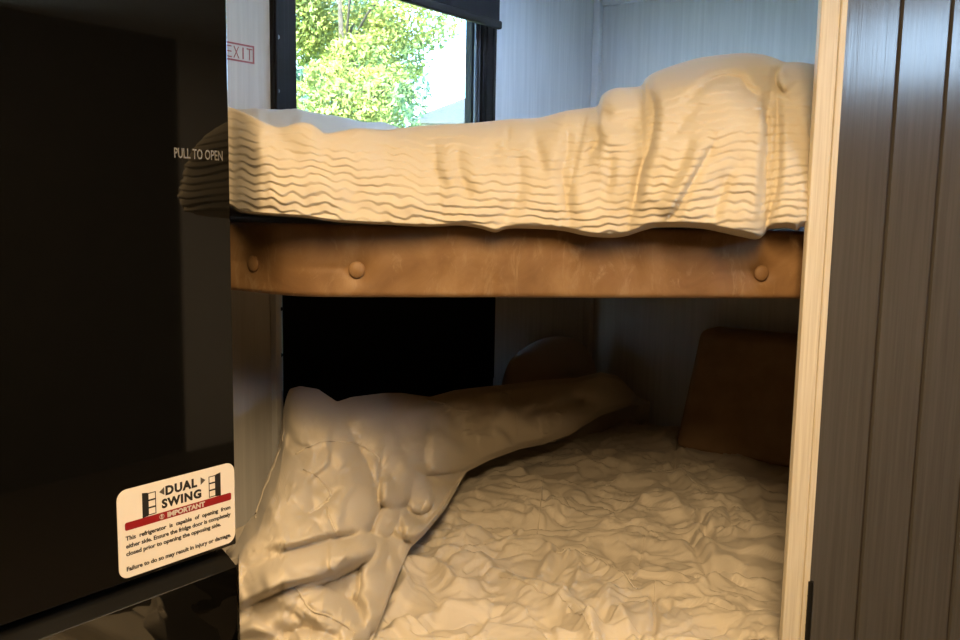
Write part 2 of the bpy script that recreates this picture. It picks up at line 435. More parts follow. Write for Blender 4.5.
# EXIT marking on the wall
ex = thing('exit_marking', 'thin red boxed EXIT lettering on the pale wall left of the window', 'sign', tuple(on_y(245, 55, W)))
def text_mesh(body, offset=0.0, space_word=1.0, space=1.0):
    cu = bpy.data.curves.new('t', 'FONT'); cu.body = body; cu.offset = offset; cu.space_word = space_word; cu.space_character = space
    cu.extrude = .004; cu.resolution_u = 3
    o = bpy.data.objects.new('t', cu); C.objects.link(o)
    bpy.context.view_layer.update()
    me = bpy.data.meshes.new_from_object(o.evaluated_get(bpy.context.evaluated_depsgraph_get()))
    bpy.data.objects.remove(o); bpy.data.curves.remove(cu)
    co = np.empty(len(me.vertices) * 3, np.float32); me.vertices.foreach_get('co', co); co = co.reshape(-1, 3)
    co[:, 0] -= co[:, 0].min(); cap = .70
    return me, co
def lettering(name, body, mat, parent, x0, x1, zbase, cap, y, thick=.0006, offset=0.0, space_word=1.0, space=1.0, fit=True):
    """text on a plane facing -y, from x0 to x1, baseline zbase, capital height cap"""
    me, co = text_mesh(body, offset, space_word, space)
    w = co[:, 0].max(); k = cap / .70
    if fit: sx = (x1 - x0) / w
    else: sx = k
    out = np.empty_like(co)
    out[:, 0] = x0 + co[:, 0] * sx; out[:, 2] = zbase + co[:, 1] * k
    zz = co[:, 2]; out[:, 1] = y - thick * (zz - zz.min()) / max(zz.max() - zz.min(), 1e-6)
    me.vertices.foreach_set('co', out.reshape(-1)); me.update(); me.name = name
    return link(name, me, mat, parent)
yw = W - .0005
ex1 = float(on_y(254, 55, W)[0]); ex0 = ex1 - (float(on_y(254, 55, W)[0]) - float(on_y(221, 50, W)[0]))
et = float(on_y(254, 46.3, W)[2]); eb = float(on_y(254, 64.2, W)[2])
bm = bmesh.new(); lwid = .004
frame_w(bm, ex0, ex1, eb, et, ex0 + lwid, ex1 - lwid, eb + lwid, et - lwid, yw - .0008, yw)
from_bm('border_line', bm, 'exit', ex)
hgt = et - eb
for ch_, px0, px1 in (('E', 226, 231.5), ('X', 233.3, 239), ('I', 242.4, 243.5), ('T', 246.6, 252)):
    lettering('letter', ch_, 'exit', ex, float(on_y(px0, 54, W)[0]), float(on_y(px1, 54, W)[0]), eb + hgt * .16, hgt * .68, yw, .0008, offset=-.012)

# corner and ceiling trims
bm = bmesh.new(); box(bm, H - .03, H, W - .03, W, 0, CEIL, .004)
struct(from_bm('trim_2', bm, 'trim'))
tz = float(on_x(610, 6.2, H)[2])
bm = bmesh.new(); box(bm, H - .018, H, -.2, W - .03, tz, tz + .05, .004)
struct(from_bm('trim_3', bm, 'trim'))

# pine post and shiplap door on the diagonal: local frame  s along diagonal, n towards the room
class Diag:
    def __init__(self, S): self.S = S
    def pt(self, s, n, z):   # s measured from the point (S/2, S/2) towards +x -y
        return Vector((self.S / 2 + (s - n) * Q2, self.S / 2 - (s + n) * Q2, z))
    def s_of(self, px, py):
        p = on_s(px, py, self.S); return float((p[0] - p[1]) * Q2)
DG = Diag(SD - .10)
def dbox(bm, s0, s1, n0, n1, z0, z1, bevel=0.0):
    vs = box(bm, s0, s1, n0, n1, z0, z1, bevel)
    return bm
def dmap(bm):
    for v in bm.verts: v.co = DG.pt(v.co.x, v.co.y, v.co.z)
    return bm
p0 = DG.s_of(803.3, 300); p1 = DG.s_of(828.5, 300); pm = DG.s_of(822, 300)
bm = bmesh.new(); dbox(bm, p0, pm - .0012, -.012, 0, 0, CEIL, .0015); dbox(bm, pm, p1, -.012, .0015, 0, CEIL, .002)
dbox(bm, p0 + .02, p1 - .004, -.05, -.003, 0, CEIL)
struct(from_bm('trim_4', dmap(bm), 'pine'), 'pale wood edge post between the bunks and the grey panelled door')
# door: planks with V grooves
g1 = DG.s_of(882.5, 300); g2 = DG.s_of(931, 300); g3 = g2 + (g2 - g1) * 1.02
edges = [p1 + .002, g1, g2, g3, g3 + .094, g3 + .19, g3 + .285, g3 + .38]
bm = bmesh.new()
prof = []
gw = .0042; gd = .005
for k in range(len(edges) - 1):
    a_, b2 = edges[k], edges[k + 1]
    prof += [(a_ + (gw if k else 0), -.006), (b2 - gw, -.006), (b2 - gw * .55, -.006 - gd), (b2 + gw * .55, -.006 - gd)]
prof[-1] = (edges[-1], -.006); prof = prof[:-1]
ring = prof + [(edges[-1], -.035), (edges[0], -.035)]
lo = [bm.verts.new((s, n, .03)) for s, n in ring]; hi = [bm.verts.new((s, n, CEIL - .01)) for s, n in ring]
for k in range(len(ring)):
    fc = bm.faces.new((lo[k], lo[(k + 1) % len(ring)], hi[(k + 1) % len(ring)], hi[k]))
    if k < len(prof) - 1 and ring[k][1] < -.0065 and ring[(k + 1) % len(ring)][1] < -.0065: fc.material_index = 1
bm.faces.new(lo); bm.faces.new(list(reversed(hi)))
door = struct(from_bm('door_1', dmap(bm), ['door', 'groove']), 'dark taupe plank door with vertical grooves')
hz = float(on_s(806, 581, DG.S)[2])
bm = bmesh.new(); tube(bm, [(p1 + .0005, .003, hz - .11), (p1 + .0005, .003, hz)], .0048, 12)
dbox(bm, p1, p1 + .004, -.004, .0025, hz - .11, hz - .002)
for k in range(1, 4): tube(bm, [(p1 + .0005, .003, hz - .11 + .0275 * k - .0008), (p1 + .0005, .003, hz - .11 + .0275 * k + .0008)], .0053, 12)
from_bm('hinge', dmap(bm), 'hinge', door)
# wall carrying on past the door on the diagonal, and the closet side of the bunks
bm = bmesh.new(); dbox(bm, edges[-1], edges[-1] + .55, -.05, 0, 0, CEIL); struct(from_bm('wall_diagonal', dmap(bm), 'cabin'))
yr = float(DG.pt(p0 + .02, -.05, 0)[1]) - .10
bm = bmesh.new(); box(bm, DG.S - (yr - .05) + .09, H, yr - .05, yr, 0, CEIL); struct(from_bm('wall_partition', bm, 'wall'))

bm = bmesh.new(); box(bm, 2.70, H, YB, YB + .02, 0, CEIL, .002); struct(from_bm('wall_panel', bm, 'trim'))

# ================================================================== REFRIGERATOR
DC = 1.50
c = EYE + ray(235.5, 505) * DC
F = float(c[1]); FXR = float(c[0]); FXL = FXR - .62
fr = thing('refrigerator', 'glossy black two-door refrigerator standing at the left of the bunks', 'refrigerator', ((FXL + FXR) / 2, F + .3, 0))
zl = float(on_y(236.5, 566, F)[2])     # top front edge of lower door
zu = float(on_y(235.7, 544, F)[2])     # bottom of upper door
bm = bmesh.new(); box(bm, FXL, FXR, F + .055, W - .01, .03, 1.85, .004); from_bm('case', bm, 'fridge_body', fr)
bm = bmesh.new(); box(bm, FXL, FXR, F, F + .05, zu, 1.85, .0012, 1); from_bm('upper_door', bm, 'fridge', fr)
# lower door, its top sloped as a finger grip
bm = bmesh.new()
pr = [(F, .06), (F, zl - .0012), (F + .0008, zl), (F + .037, zl + .020), (F + .05, zl + .020), (F + .05, .06)]
A_ = [bm.verts.new((FXL, y, z)) for y, z in pr]; B_ = [bm.verts.new((FXR, y, z)) for y, z in pr]
for k in range(len(pr)): bm.faces.new((A_[k], A_[(k + 1) % len(pr)], B_[(k + 1) % len(pr)], B_[k]))
bm.faces.new(A_); bm.faces.new(list(reversed(B_)))
bm.faces.ensure_lookup_table()
for k in (1, 2): bm.faces[k].material_index = 1
from_bm('lower_door', bm, ['fridge', 'fridge_body'], fr)
# lettering on the door
tx_0 = float(on_y(174, 153, F)[0]); tx_1 = float(on_y(222.5, 158, F)[0])
zb_ = float(on_y(198, 159.0, F)[2]); zt_ = float(on_y(198, 149.2, F)[2])
o = lettering('door_lettering', 'PULL TO OPEN', 'decal_grey', fr, tx_0, tx_1, zb_, zt_ - zb_, F - .0003, .0004, offset=.018)
o['label'] = 'small grey PULL TO OPEN lettering'
# warning label
lx0 = float(on_y(117.5, 535, F)[0]); lx1 = float(on_y(235, 505, F)[0]) - .001
lz1 = float(on_y(117.5, 491.5, F)[2]); lz0 = float(on_y(120, 580.5, F)[2])
LWd, LHt = lx1 - lx0, lz1 - lz0
def rounded(x0, x1, z0, z1, r, n=8):
    pts = []
    for cx, cz, a0 in ((x1 - r, z1 - r, 0), (x0 + r, z1 - r, 90), (x0 + r, z0 + r, 180), (x1 - r, z0 + r, 270)):
        for k in range(n + 1):
            t = math.radians(a0 + 90 * k / n); pts.append((cx + r * math.cos(t), cz + r * math.sin(t)))
    return pts
def plate(name, pts, y0, y1, mat, parent):
    bm = bmesh.new()
    a = [bm.verts.new((x, y0, z)) for x, z in pts]; b = [bm.verts.new((x, y1, z)) for x, z in pts]; n = len(pts)
    for k in range(n): bm.faces.new((a[k], a[(k + 1) % n], b[(k + 1) % n], b[k]))
    bm.faces.new(a); bm.faces.new(list(reversed(b)))
    return from_bm(name, bm, mat, parent)
yl = F - .0010
lab = plate('warning_label', rounded(lx0, lx1, lz0, lz1, .016), yl, F - .0001, 'label', fr)
lab['label'] = 'cream DUAL SWING warning label with a red bar'
def U(u): return lx0 + u * LWd
def V(v): return lz1 - v * LHt
ys = yl - .0001
def sub(o): return o
MX = .085
plate('red_bar', rounded(U(.055), U(.965), V(.462), V(.372), .003), ys - .0002, ys, 'red_bar', lab)
lettering('lettering', 'DUAL', 'ink', lab, U(.385), U(.655), V(.180), .098 * LHt, ys, offset=.045, space=1.15)
lettering('lettering', 'SWING', 'ink', lab, U(.352), U(.69), V(.322), .096 * LHt, ys, offset=.045, space=1.15)
lettering('lettering', 'IMPORTANT', 'white_ink', lab, U(.395), U(.72), V(.443), .055 * LHt, ys - .0003, offset=.04)
def ringm(name, u, v, r, t, mat):
    bm = bmesh.new(); n = 24
    o_ = [(U(u) + r * math.cos(2 * math.pi * k / n), V(v) + r * math.sin(2 * math.pi * k / n)) for k in range(n)]
    i_ = [(U(u) + (r - t) * math.cos(2 * math.pi * k / n), V(v) + (r - t) * math.sin(2 * math.pi * k / n)) for k in range(n)]
    A = [bm.verts.new((x, ys - .0008, z)) for x, z in o_]; B = [bm.verts.new((x, ys - .0008, z)) for x, z in i_]
    for k in range(n): bm.faces.new((A[k], A[(k + 1) % n], B[(k + 1) % n], B[k]))
    from_bm(name, bm, mat, lab)
ringm('alert_symbol', .348, .417, .030 * LHt, .006 * LHt, 'white_ink')
lettering('alert_mark', '!', 'white_ink', lab, U(.342), U(.354), V(.437), .042 * LHt, ys - .0003, offset=.02)
def fit_words(body, target):
    """word spacing that makes a line fill the target width at the size of the longest line"""
    lo_, hi_ = .3, 6
    for _ in range(14):
        mid = (lo_ + hi_) / 2; me, co = text_mesh(body, 0, mid); w = co[:, 0].max(); bpy.data.meshes.remove(me)
        if w < target: lo_ = mid
        else: hi_ = mid
    return lo_
me, co = text_mesh('either side. Ensure the fridge door is completely'); wref = co[:, 0].max(); bpy.data.meshes.remove(me)
sw = fit_words('This refrigerator is capable of opening from', wref)
for body, v, s_, u1 in (('This refrigerator is capable of opening from', .573, sw, .955), ('either side. Ensure the fridge door is completely', .661, 1, .955),
                   ('closed prior to opening the opposing side.', .747, 1, .862), ('Failure to do so may result in injury or damage.', .920, 1, .955)):
    lettering('lettering', body, 'ink', lab, U(.058), U(u1), V(v), .047 * LHt, ys, offset=.022, space_word=s_)
# little fridge icons: outline of three cells and a dark open door
for side, u0, u1 in ((0, .195, .305), (1, .760, .868)):
    d0, d1 = (u0, u0 + .045) if side == 0 else (u1 - .045, u1)
    c0, c1 = (d1, u1) if side == 0 else (u0, d0)
    bm = bmesh.new(); lt = .0012
    for k in range(3):
        z1_, z0_ = V(.105 + .085 * k), V(.105 + .085 * (k + 1))
        frame_w(bm, U(c0), U(c1), z0_, z1_, U(c0) + lt, U(c1) - lt, z0_ + lt, z1_ - lt, ys - .0004, ys)
    from_bm('fridge_outline', bm, 'ink', lab)
    ex_ = .012 if side == 0 else .012
    plate('door_icon', [(U(d0), V(.372)), (U(d1), V(.365)), (U(d1), V(.100)), (U(d0), V(.088))] if side == 0 else [(U(d0), V(.365)), (U(d1), V(.372)), (U(d1), V(.088)), (U(d0), V(.100))], ys - .0004, ys, 'ink', lab)
    t0, t1 = (.375, .333) if side == 0 else (.688, .730)
    plate('arrow', [(U(t0), V(.085)), (U(t0), V(.175)), (U(t1), V(.130))], ys - .0004, ys, 'grey_ink', lab)

# ================================================================== UPPER BUNK
def soft_t(D, d, k=.035):
    """depth at which picture rays meet the bunk front (rounded corner), d metres in front of the padding"""
    t1 = (BX - d) / D[..., 0]; t2 = (SD - d / Q2) / (D[..., 0] + D[..., 1])
    m = np.maximum(t1, t2); return m + k * np.log(np.exp((t1 - m) / k) + np.exp((t2 - m) / k))
R_END = p0 + .10
ub = thing('bunk', 'upper bunk with a tan leather padded front under the ribbed duvet', 'bunk bed', (1.9, 1.3, 1.147))
zt = 1.300 - .030; zb0 = float(on_s(520, 298.3, SD)[2])
dg0 = Diag(SD)
e_r = DG.pt(p0 + .03, -.03, 0); 
xr = float(e_r[0]) + .0; yr0 = SD - xr
foot = [(BX, SD - BX), (BX, W - .002), (H - .002, W - .002), (H - .002, yr0), (xr, yr0)]
bm = bmesh.new(); prism(bm, [(BX + .03, SD - BX + .02), (BX + .03, W - .006), (H - .034, W - .006), (H - .034, W - .034), (H - .006, W - .034), (H - .006, yr + .006), (SD - yr + .03, yr + .006)], zb0 + .003, zb0 + .03)
from_bm('bunk_board', bm, 'board', ub)
# padded front: a sheet following the rounded corner with soft rolls at top and bottom
path = []
for k in range(13): path.append(np.array([BX, W - .06 - (W - .06 - (SD - BX) - .06) * k / 12.0]))
cA = np.array([BX, SD - BX])
p_a = np.array([BX, SD - BX + .06]); p_b = cA + np.array([Q2, -Q2]) * .06
for k in range(1, 12):
    t = k / 12.0; path.append((1 - t) ** 2 * p_a + 2 * t * (1 - t) * cA + t * t * p_b)
L_end = (p0 + .035) - float((cA[0] - cA[1]) * Q2)
for k in range(0, 121): path.append(p_b + np.array([Q2, -Q2]) * (L_end - .06) * k / 120.0)
path = np.array(path)
tang = np.gradient(path, axis=0); tang /= np.linalg.norm(tang, axis=1)[:, None]
nrm = np.stack([tang[:, 1], -tang[:, 0]], 1)     # outward (towards the aisle)
if nrm[60] @ np.array([-1, -1]) < 0: nrm = -nrm
arc = np.concatenate([[0], np.cumsum(np.linalg.norm(np.diff(path, axis=0), axis=1))])
NV = 46
vv = np.linspace(0, 1, NV)
zz = zb0 + (zt - zb0) * vv
edge = np.minimum(vv, 1 - vv) * (zt - zb0)
roll = np.where(edge < .010, .010 - np.sqrt(np.maximum(.010 ** 2 - (.010 - edge) ** 2, 0)), 0)
btn = [(256.5, 264), (355, 270), (763.7, 273.5)]
bpos = []
for bx_, by_ in btn:
    D = ray(bx_, by_); t = soft_t(D, .0); P = EYE + D * t
    k = int(np.argmin(np.linalg.norm(path - P[:2], axis=1))); bpos.append((arc[k], float(P[2]), k))
Px = np.zeros((len(path), NV, 3))
AA, ZZ = np.meshgrid(arc, zz, indexing='ij')
off = .004 * fbm(AA * 7, ZZ * 5, 3, 3) + .0022 * pn(AA * 24, ZZ * 9, 8)
for sa, sz, k in bpos:
    r = np.hypot(AA - sa, ZZ - sz); off -= .011 * np.exp(-(r / .021) ** 2)
    off -= .003 * np.exp(-((ZZ - sz - .003) / .006) ** 2) * np.exp(-(np.abs(AA - sa) / .05)) * (AA < sa)
off = off - roll[None, :]
Px[:, :, 0] = path[:, 0, None] + nrm[:, 0, None] * off; Px[:, :, 1] = path[:, 1, None] + nrm[:, 1, None] * off
Px[:, :, 2] = ZZ + .002 * pn(AA * 3, 0 * ZZ, 5) * np.where(vv > .5, 1, .4)[None, :]
# turn top and bottom edges inward so the padding has thickness
inn = -nrm * .05
top = Px[:, -1:, :].copy(); top[:, 0, :2] += inn; bot = Px[:, :1, :].copy(); bot[:, 0, :2] += inn
Px = np.concatenate([bot, Px, top], 1)
lead = grid('padded_front', Px, 'leather', ub); lead['label'] = 'tan leather padded bunk front'
for sa, sz, k in bpos:
    n3 = Vector((nrm[k][0], nrm[k][1], 0)); P = Vector((path[k][0], path[k][1], sz)) + n3 * -.006
    bm = bmesh.new(); bmesh.ops.create_uvsphere(bm, u_segments=24, v_segments=14, radius=.0142)
    q = n3.to_track_quat('Z', 'Y').to_matrix()
    for v in bm.verts:
        v.co.z *= .42; v.co = q @ v.co + P
    from_bm('button', bm, 'leather', ub, True)
# mattress on the board
mt = bpy.data.objects.new('x', None); bpy.data.objects.remove(mt)
bm = bmesh.new(); prism(bm, [(BX + .05, SD - BX + .05), (BX + .05, W - .04), (H - .05, W - .04), (H - .05, yr0 + .09), (xr + .07, yr0 + .09)], zb0 + .031, zt + .02)
bmesh.ops.bevel(bm, geom=list(bm.edges), offset=.015, segments=3, affect='EDGES')
tag(from_bm('mattress', bm, 'mattress', None, True), 'upper bunk mattress beneath the ribbed duvet', 'mattress')

# ---------------- ribbed duvet
TOP = [(205, 98), (230, 107), (250, 115), (262, 121), (280, 127), (298, 122.5), (312, 124), (325, 133), (340, 131), (360, 128), (385, 130), (400, 128), (430, 125), (470, 123), (492, 121), (510, 119),
       (535, 118), (550, 115), (565, 111), (585, 108), (597, 106), (601, 97), (606, 92), (616, 88), (640, 86), (646, 78), (660, 70), (690, 60), (710, 56), (740, 53), (760, 54), (775, 58), (785, 62), (800, 62), (825, 66), (850, 68)]
BOT = [(205, 196), (232, 207), (245, 213), (300, 217), (340, 222), (380, 224), (420, 226), (440, 226), (460, 225), (480, 228), (495, 232), (505, 229), (520, 228), (560, 230), (590, 236), (620, 237), (645, 230),
       (660, 227), (700, 228), (740, 236), (757, 239), (764, 235), (770, 229), (790, 228), (797, 230), (806, 226), (850, 228)]
px = np.linspace(212, 824, 420); NF = 210
v = np.linspace(0, 1, NF)
PX, VV = np.meshgrid(px, v, indexing='ij')
yt = cinterp(px, TOP); yb = cinterp(px, BOT)
PY = yb[:, None] + (yt - yb)[:, None] * VV
bulge = cinterp(px, [(205, .11), (235, .115), (300, .105), (400, .065), (500, .045), (600, .05), (700, .06), (755, .06), (768, .05), (790, .05), (808, .045), (825, .02), (850, .01)])
back = cinterp(px, [(205, -.06), (300, -.05), (350, .0), (410, .09), (480, .13), (600, .15), (700, .22), (850, .18)])
# front profile: hem just off the padding, belly, then leaning away to the crest
prof_f = .026 + (bulge[:, None] - .026) * np.sin(np.clip(VV / .022, 0, 1) * math.pi / 2) ** .8
lean = np.clip((VV - .04) / .96, 0, 1)
d = prof_f - (bulge[:, None] + back[:, None]) * (1 - np.sqrt(np.maximum(1 - lean ** 1.7, 0)))
UF = [
 ([(633, 214), (640.6, 172), (650, 146), (654.5, 112), (648, 86)], .012, 4, .012, 20),
 ([(764, 96), (766, 124), (764, 161), (762.5, 195), (759, 230)], .012, 3.2, .010, 12),
 ([(765, 230), (777, 187), (779, 142), (779, 92)], .008, 3, .006, 12),
 ([(697, 88), (717, 75), (740, 76), (751, 89), (765, 97)], .008, 3.5, -.016, 10), ([(680, 109), (695, 93), (712, 82), (732, 80)], .009, 4.5),
 ([(716, 139), (699, 169), (676, 210), (663, 224)], .010, 4.5, .020, 16), ([(672, 139), (684, 120), (702, 101)], .008, 6),
 ([(786, 95), (777, 84), (777, 73), (784, 66)], .012, 3, .03, 14),
 ([(566, 120), (567, 150), (562, 176), (571, 224)], .010, 5.5, .008, 18), ([(588, 127), (600, 137), (592, 150), (584, 165)], .008, 4),
 ([(534, 136), (541, 161), (545, 175)], .008, 5), ([(612, 150), (609, 180), (603, 200)], .008, 5), ([(440, 150), (435, 167), (447, 190)], .006, 5),
 ([(460, 143), (458, 167), (470, 200)], .010, 6), ([(487, 162), (497, 143)], .007, 6), ([(601, 108), (612, 122), (640, 128)], .010, 7),
 ([(738, 160), (722, 190), (712, 222)], .007, 5), ([(750, 105), (742, 140), (740, 180)], .006, 7), ([(690, 130), (680, 170), (655, 200)], .006, 6),
 ([(320, 150), (345, 175), (360, 205)], .005, 9), ([(380, 145), (395, 175)], .005, 9), ([(262, 128), (285, 145), (300, 165)], .006, 9), ([(515, 150), (520, 190), (500, 226)], .008, 7)]
d += folds(PX, PY, UF) * sstep(0, .05, VV)
UL = [([(712, 70), (703, 150), (700, 232)], 60, 62, .055), ([(803, 60), (799, 150), (790, 235)], 24, 22, .036), ([(622, 100), (612, 170), (600, 235)], 32, 40, .022),
      ([(676, 130), (660, 190), (650, 228)], 24, 22, .040), ([(705, 150), (690, 215)], 30, 30, .06), ([(742, 130), (735, 220)], 26, 30, .060), ([(545, 125), (530, 225)], 34, 34, .012), ([(470, 130), (480, 225)], 36, 36, .010)]
d += .75 * lobes(PX, PY, UL, .004) * sstep(0, .035, VV) * (1 - .6 * sstep(.85, 1, VV))
d += .010 * fbm(PX / 70, PY / 60, 2, 3) * sstep(0, .2, VV)
# ribs: wavy cords running along the bed
wl = sstep(520, 300, PX)
wob = 5.0 * pn(PX / 46, PY / 70, 4) + (2.4 + 3.4 * wl) * pn(PX / 17, PY / 40, 5) + 1.8 * pn(PX / 9, PY / 12, 6)
slope = cinterp(px, [(205, .14), (420, .10), (560, .02), (640, -.02), (700, -.10), (770, -.02), (850, -.06)])
shear = np.concatenate([[0], np.cumsum(.5 * (slope[1:] + slope[:-1]) * np.diff(px))])
ph = (PY - shear[:, None] + wob) / 8.4
saw = (ph % 1.0)
rib = np.where(saw < .72, saw / .72, (1 - saw) / .28) ** .9
d += (.0042 + .0012 * (1 - VV)) * np.clip(.75 + .7 * pn(PX / 50, PY / 26, 14), .15, 1.3) * (rib - .5) * (1 - .75 * sstep(.70, 1, VV)) * sstep(0, .02, VV)
D = ray(PX, PY)
edge_l = sstep(262, 230, PX); dl = d * .42
d = d * (1 - edge_l) + dl * edge_l
tt = soft_t(D, d)
front = EYE + D * tt[..., None]
# back: from the crest to the walls
cr = front[:, -1, :]; dh = cr[:, :2] - EYE[:2]; dh /= np.linalg.norm(dh, axis=1)[:, None]
tw = np.minimum((W - .035) / dh[:, 1], (H - .035) / dh[:, 0])
tc = np.linalg.norm(cr[:, :2] - EYE[:2], axis=1)
NB = 56; b = (np.arange(1, NB + 1) / NB) ** 1.25
zbk = np.array([EYE[2] + (ray(a_, y_) * ((W - .035) / ray(a_, y_)[1]))[2] for a_, y_ in zip(px, cinterp(px, [(205, 112), (262, 112), (297, 113.2), (320, 116), (345, 121.5), (375, 127), (400, 132), (430, 140), (500, 150), (600, 150), (850, 140)]))])
zbk = np.where(px > 520, 1.42, np.minimum(zbk, 1.62))
dist = tc[:, None] + (tw - tc)[:, None] * b[None, :]
los = (cr[:, 2] - EYE[2]) / tc
sm = b * b * (3 - 2 * b)
zz_ = cr[:, 2, None] * (1 - sm) + zbk[:, None] * sm - .07 * np.sin(np.pi * np.minimum(b * 1.25, 1)) ** 1.0 * 1.0
PXb = np.repeat(px[:, None], NB, 1)
zz_ += .012 * fbm(PXb / 40, dist * 6, 6, 3) * np.sin(np.pi * b)
lim = EYE[2] + los[:, None] * dist - .004
zz_ = np.where(PXb > 400, np.minimum(zz_, lim), zz_)
rear = np.stack([EYE[0] + dh[:, 0, None] * dist, EYE[1] + dh[:, 1, None] * dist, zz_], -1)
rear[:, :, 2] = np.maximum(rear[:, :, 2], zt + .03)
# hem turned under towards the padding
h1 = front[:, :1, :].copy(); h2 = front[:, :1, :].copy()
h3 = front[:, :1, :].copy()
dn = np.array([FW[0], FW[1], 0]) / math.hypot(FW[0], FW[1])
h1 += dn * .008; h1[..., 2] -= .001; h2 += dn * .022; h2[..., 2] += .004; h3 += dn * .075; h3[..., 2] = np.minimum(h3[..., 2] + .004, zt + .01)
DUV = clear_fridge(np.concatenate([h3, h2, h1, front, rear], 1))
duvet = grid('ribbed_duvet', DUV, 'duvet')
tag(duvet, 'white ribbed duvet bunched up on the upper bunk', 'duvet')

# ================================================================== LOWER BUNK
lb = thing('bunk', 'lower bunk base beneath the crumpled cream bedding', 'bunk bed', (1.9, 1.3, 0))
fp = [(BX + .01, SD - BX + .02), (BX + .01, W - .02), (H - .02, W - .02), (H - .02, yr0 + .06), (xr + .05, yr0 + .06)]
bm = bmesh.new(); prism(bm, fp, 0.0, .33); from_bm('base_box', bm, 'board', lb)
bm = bmesh.new(); prism(bm, [(x + (.01 if x < 2 else -.01), y + (.01 if y < 1.4 else -.01)) for x, y in fp], .331, BED - .045)
bmesh.ops.bevel(bm, geom=list(bm.edges), offset=.02, segments=3, affect='EDGES')
tag(from_bm('mattress', bm, 'mattress', None, True), 'lower bunk mattress beneath the cream quilt', 'mattress')

# ---------------- flat crumpled quilt
qx = np.linspace(222, 811, 480); qy = np.concatenate([np.linspace(392, 400, 5)[:-1], np.linspace(400, 672, 330)])
QX, QY = np.meshgrid(qx, qy, indexing='ij')
base = on_z(QX, QY, BED)
# keep inside the walls
k_in = np.minimum(np.minimum((H - .05) / base[..., 0], (W - .05) / base[..., 1]), 1)
k_in = np.maximum(k_in, 0)
base[..., 0] *= k_in; base[..., 1] *= k_in
QF = [
 ([(606, 488), (630, 478), (675, 476), (692, 485), (706, 495)], -.022, 4, .014, 20), ([(644, 540), (637, 567), (630, 583)], .010, 3),
 ([(560, 558), (593, 564), (620, 581), (634, 591)], -.024, 4, .016, 22), ([(558, 558), (580, 572), (566, 600), (545, 612)], -.014, 4),
 ([(630, 593), (655, 591), (692, 596), (716, 588), (740, 584), (785, 588)], -.026, 4.5, .02, 28), ([(653, 594), (655, 619), (651, 645)], .012, 3),
 ([(679, 531), (692, 543), (713, 572), (747, 567)], .024, 5), ([(590, 530), (613, 519), (644, 500), (665, 498), (690, 520)], -.018, 5),
 ([(709, 498), (740, 502), (761, 519)], -.018, 4), ([(534, 543), (551, 557), (531, 584)], -.018, 4.5), ([(490, 503), (520, 508), (545, 515), (582, 491)], -.018, 5),
 ([(495, 543), (534, 543), (582, 529), (600, 525)], -.018, 4.5), ([(490, 566), (527, 588), (569, 608), (592, 634), (600, 660)], -.034, 7, .015, 30),
 ([(677, 438), (675, 474)], .012, 3), ([(641, 543), (665, 545), (692, 557)], -.008, 3), ([(642, 552), (670, 560), (703, 577)], -.008, 3), ([(640, 562), (665, 572), (690, 588)], -.008, 3),
 ([(695, 540), (706, 520), (725, 512)], -.016, 4), ([(700, 505), (705, 530), (716, 545)], .020, 4), ([(728, 500), (732, 520), (724, 530)], .016, 4), ([(735, 545), (760, 550), (783, 545)], -.014, 5),
 ([(715, 528), (740, 535), (770, 530)], -.014, 4), ([(755, 480), (765, 510), (775, 530)], -.014, 5), ([(560, 470), (600, 468), (640, 460)], -.014, 4), ([(510, 470), (540, 490), (556, 510)], -.016, 4.5),
 ([(480, 480), (520, 476), (560, 488), (600, 500)], -.016, 5), ([(530, 455), (570, 462), (610, 455)], -.014, 4), ([(600, 440), (640, 446), (680, 440), (720, 447)], -.012, 4), ([(690, 470), (730, 462), (780, 470)], -.012, 5),
 ([(380, 618), (405, 590), (399, 571), (430, 565), (461, 587), (489, 574)], -.026, 5, .012, 20), ([(360, 640), (417, 624), (449, 610), (500, 605), (540, 612)], -.022, 5),
 ([(445, 574), (464, 559), (500, 571)], -.02, 5), ([(418, 575), (440, 600), (430, 625)], .012, 5), ([(600, 600), (622, 618), (640, 650)], -.014, 5), ([(690, 612), (740, 618), (785, 612)], -.014, 6),
 ([(440, 530), (470, 540), (500, 530)], -.016, 5), ([(470, 515), (490, 525), (520, 528)], .014, 5), ([(600, 545), (615, 552), (622, 566)], .014, 6), ([(575, 540), (600, 538), (625, 545)], -.012, 4)]
z = folds(QX, QY, QF) * .7
wx_ = base[..., 0] * Q2 - base[..., 1] * Q2; wy_ = base[..., 0] * Q2 + base[..., 1] * Q2
warpx = .05 * fbm(wx_ * 5, wy_ * 5, 11, 2); warpy = .05 * fbm(wx_ * 5, wy_ * 5, 12, 2)
z += .020 * fbm(wx_ * 4, wy_ * 4, 21, 2)
ax_, ay_ = wx_ + warpx * .9, wy_ + warpy * .9
def wr(a, fx, fy, seed, sharp=20, tilt=1.1):
    c_, s_ = math.cos(a), math.sin(a)
    return facets((ax_ * c_ + ay_ * s_) * fx + seed * 1.37, (ay_ * c_ - ax_ * s_) * fy + seed * .71, seed, sharp, tilt)
m1 = np.clip(.5 + 1.2 * fbm(wx_ * 3, wy_ * 3, 26, 2), .1, 1.2); m2 = np.clip(.5 + 1.4 * fbm(wx_ * 4, wy_ * 4, 27, 2), .05, 1.3); m3 = np.clip(.5 + 1.4 * fbm(wx_ * 4, wy_ * 4, 28, 2), .05, 1.3)
z += .016 * wr(.1, 4.5, 7, 3, 9) + .017 * m1 * wr(.35, 8, 15, 5) + .016 * (1.2 - m1) * wr(-.3, 8, 16, 6)
z += .0115 * m2 * wr(.2, 11, 30, 8, 24) + .0115 * m3 * wr(-.45, 11, 32, 9, 24) + .005 * m1 * wr(.0, 28, 58, 10, 24)
far = sstep(396, 430, QY)
z = z * (.4 + .6 * far)
base[..., 2] = BED + z
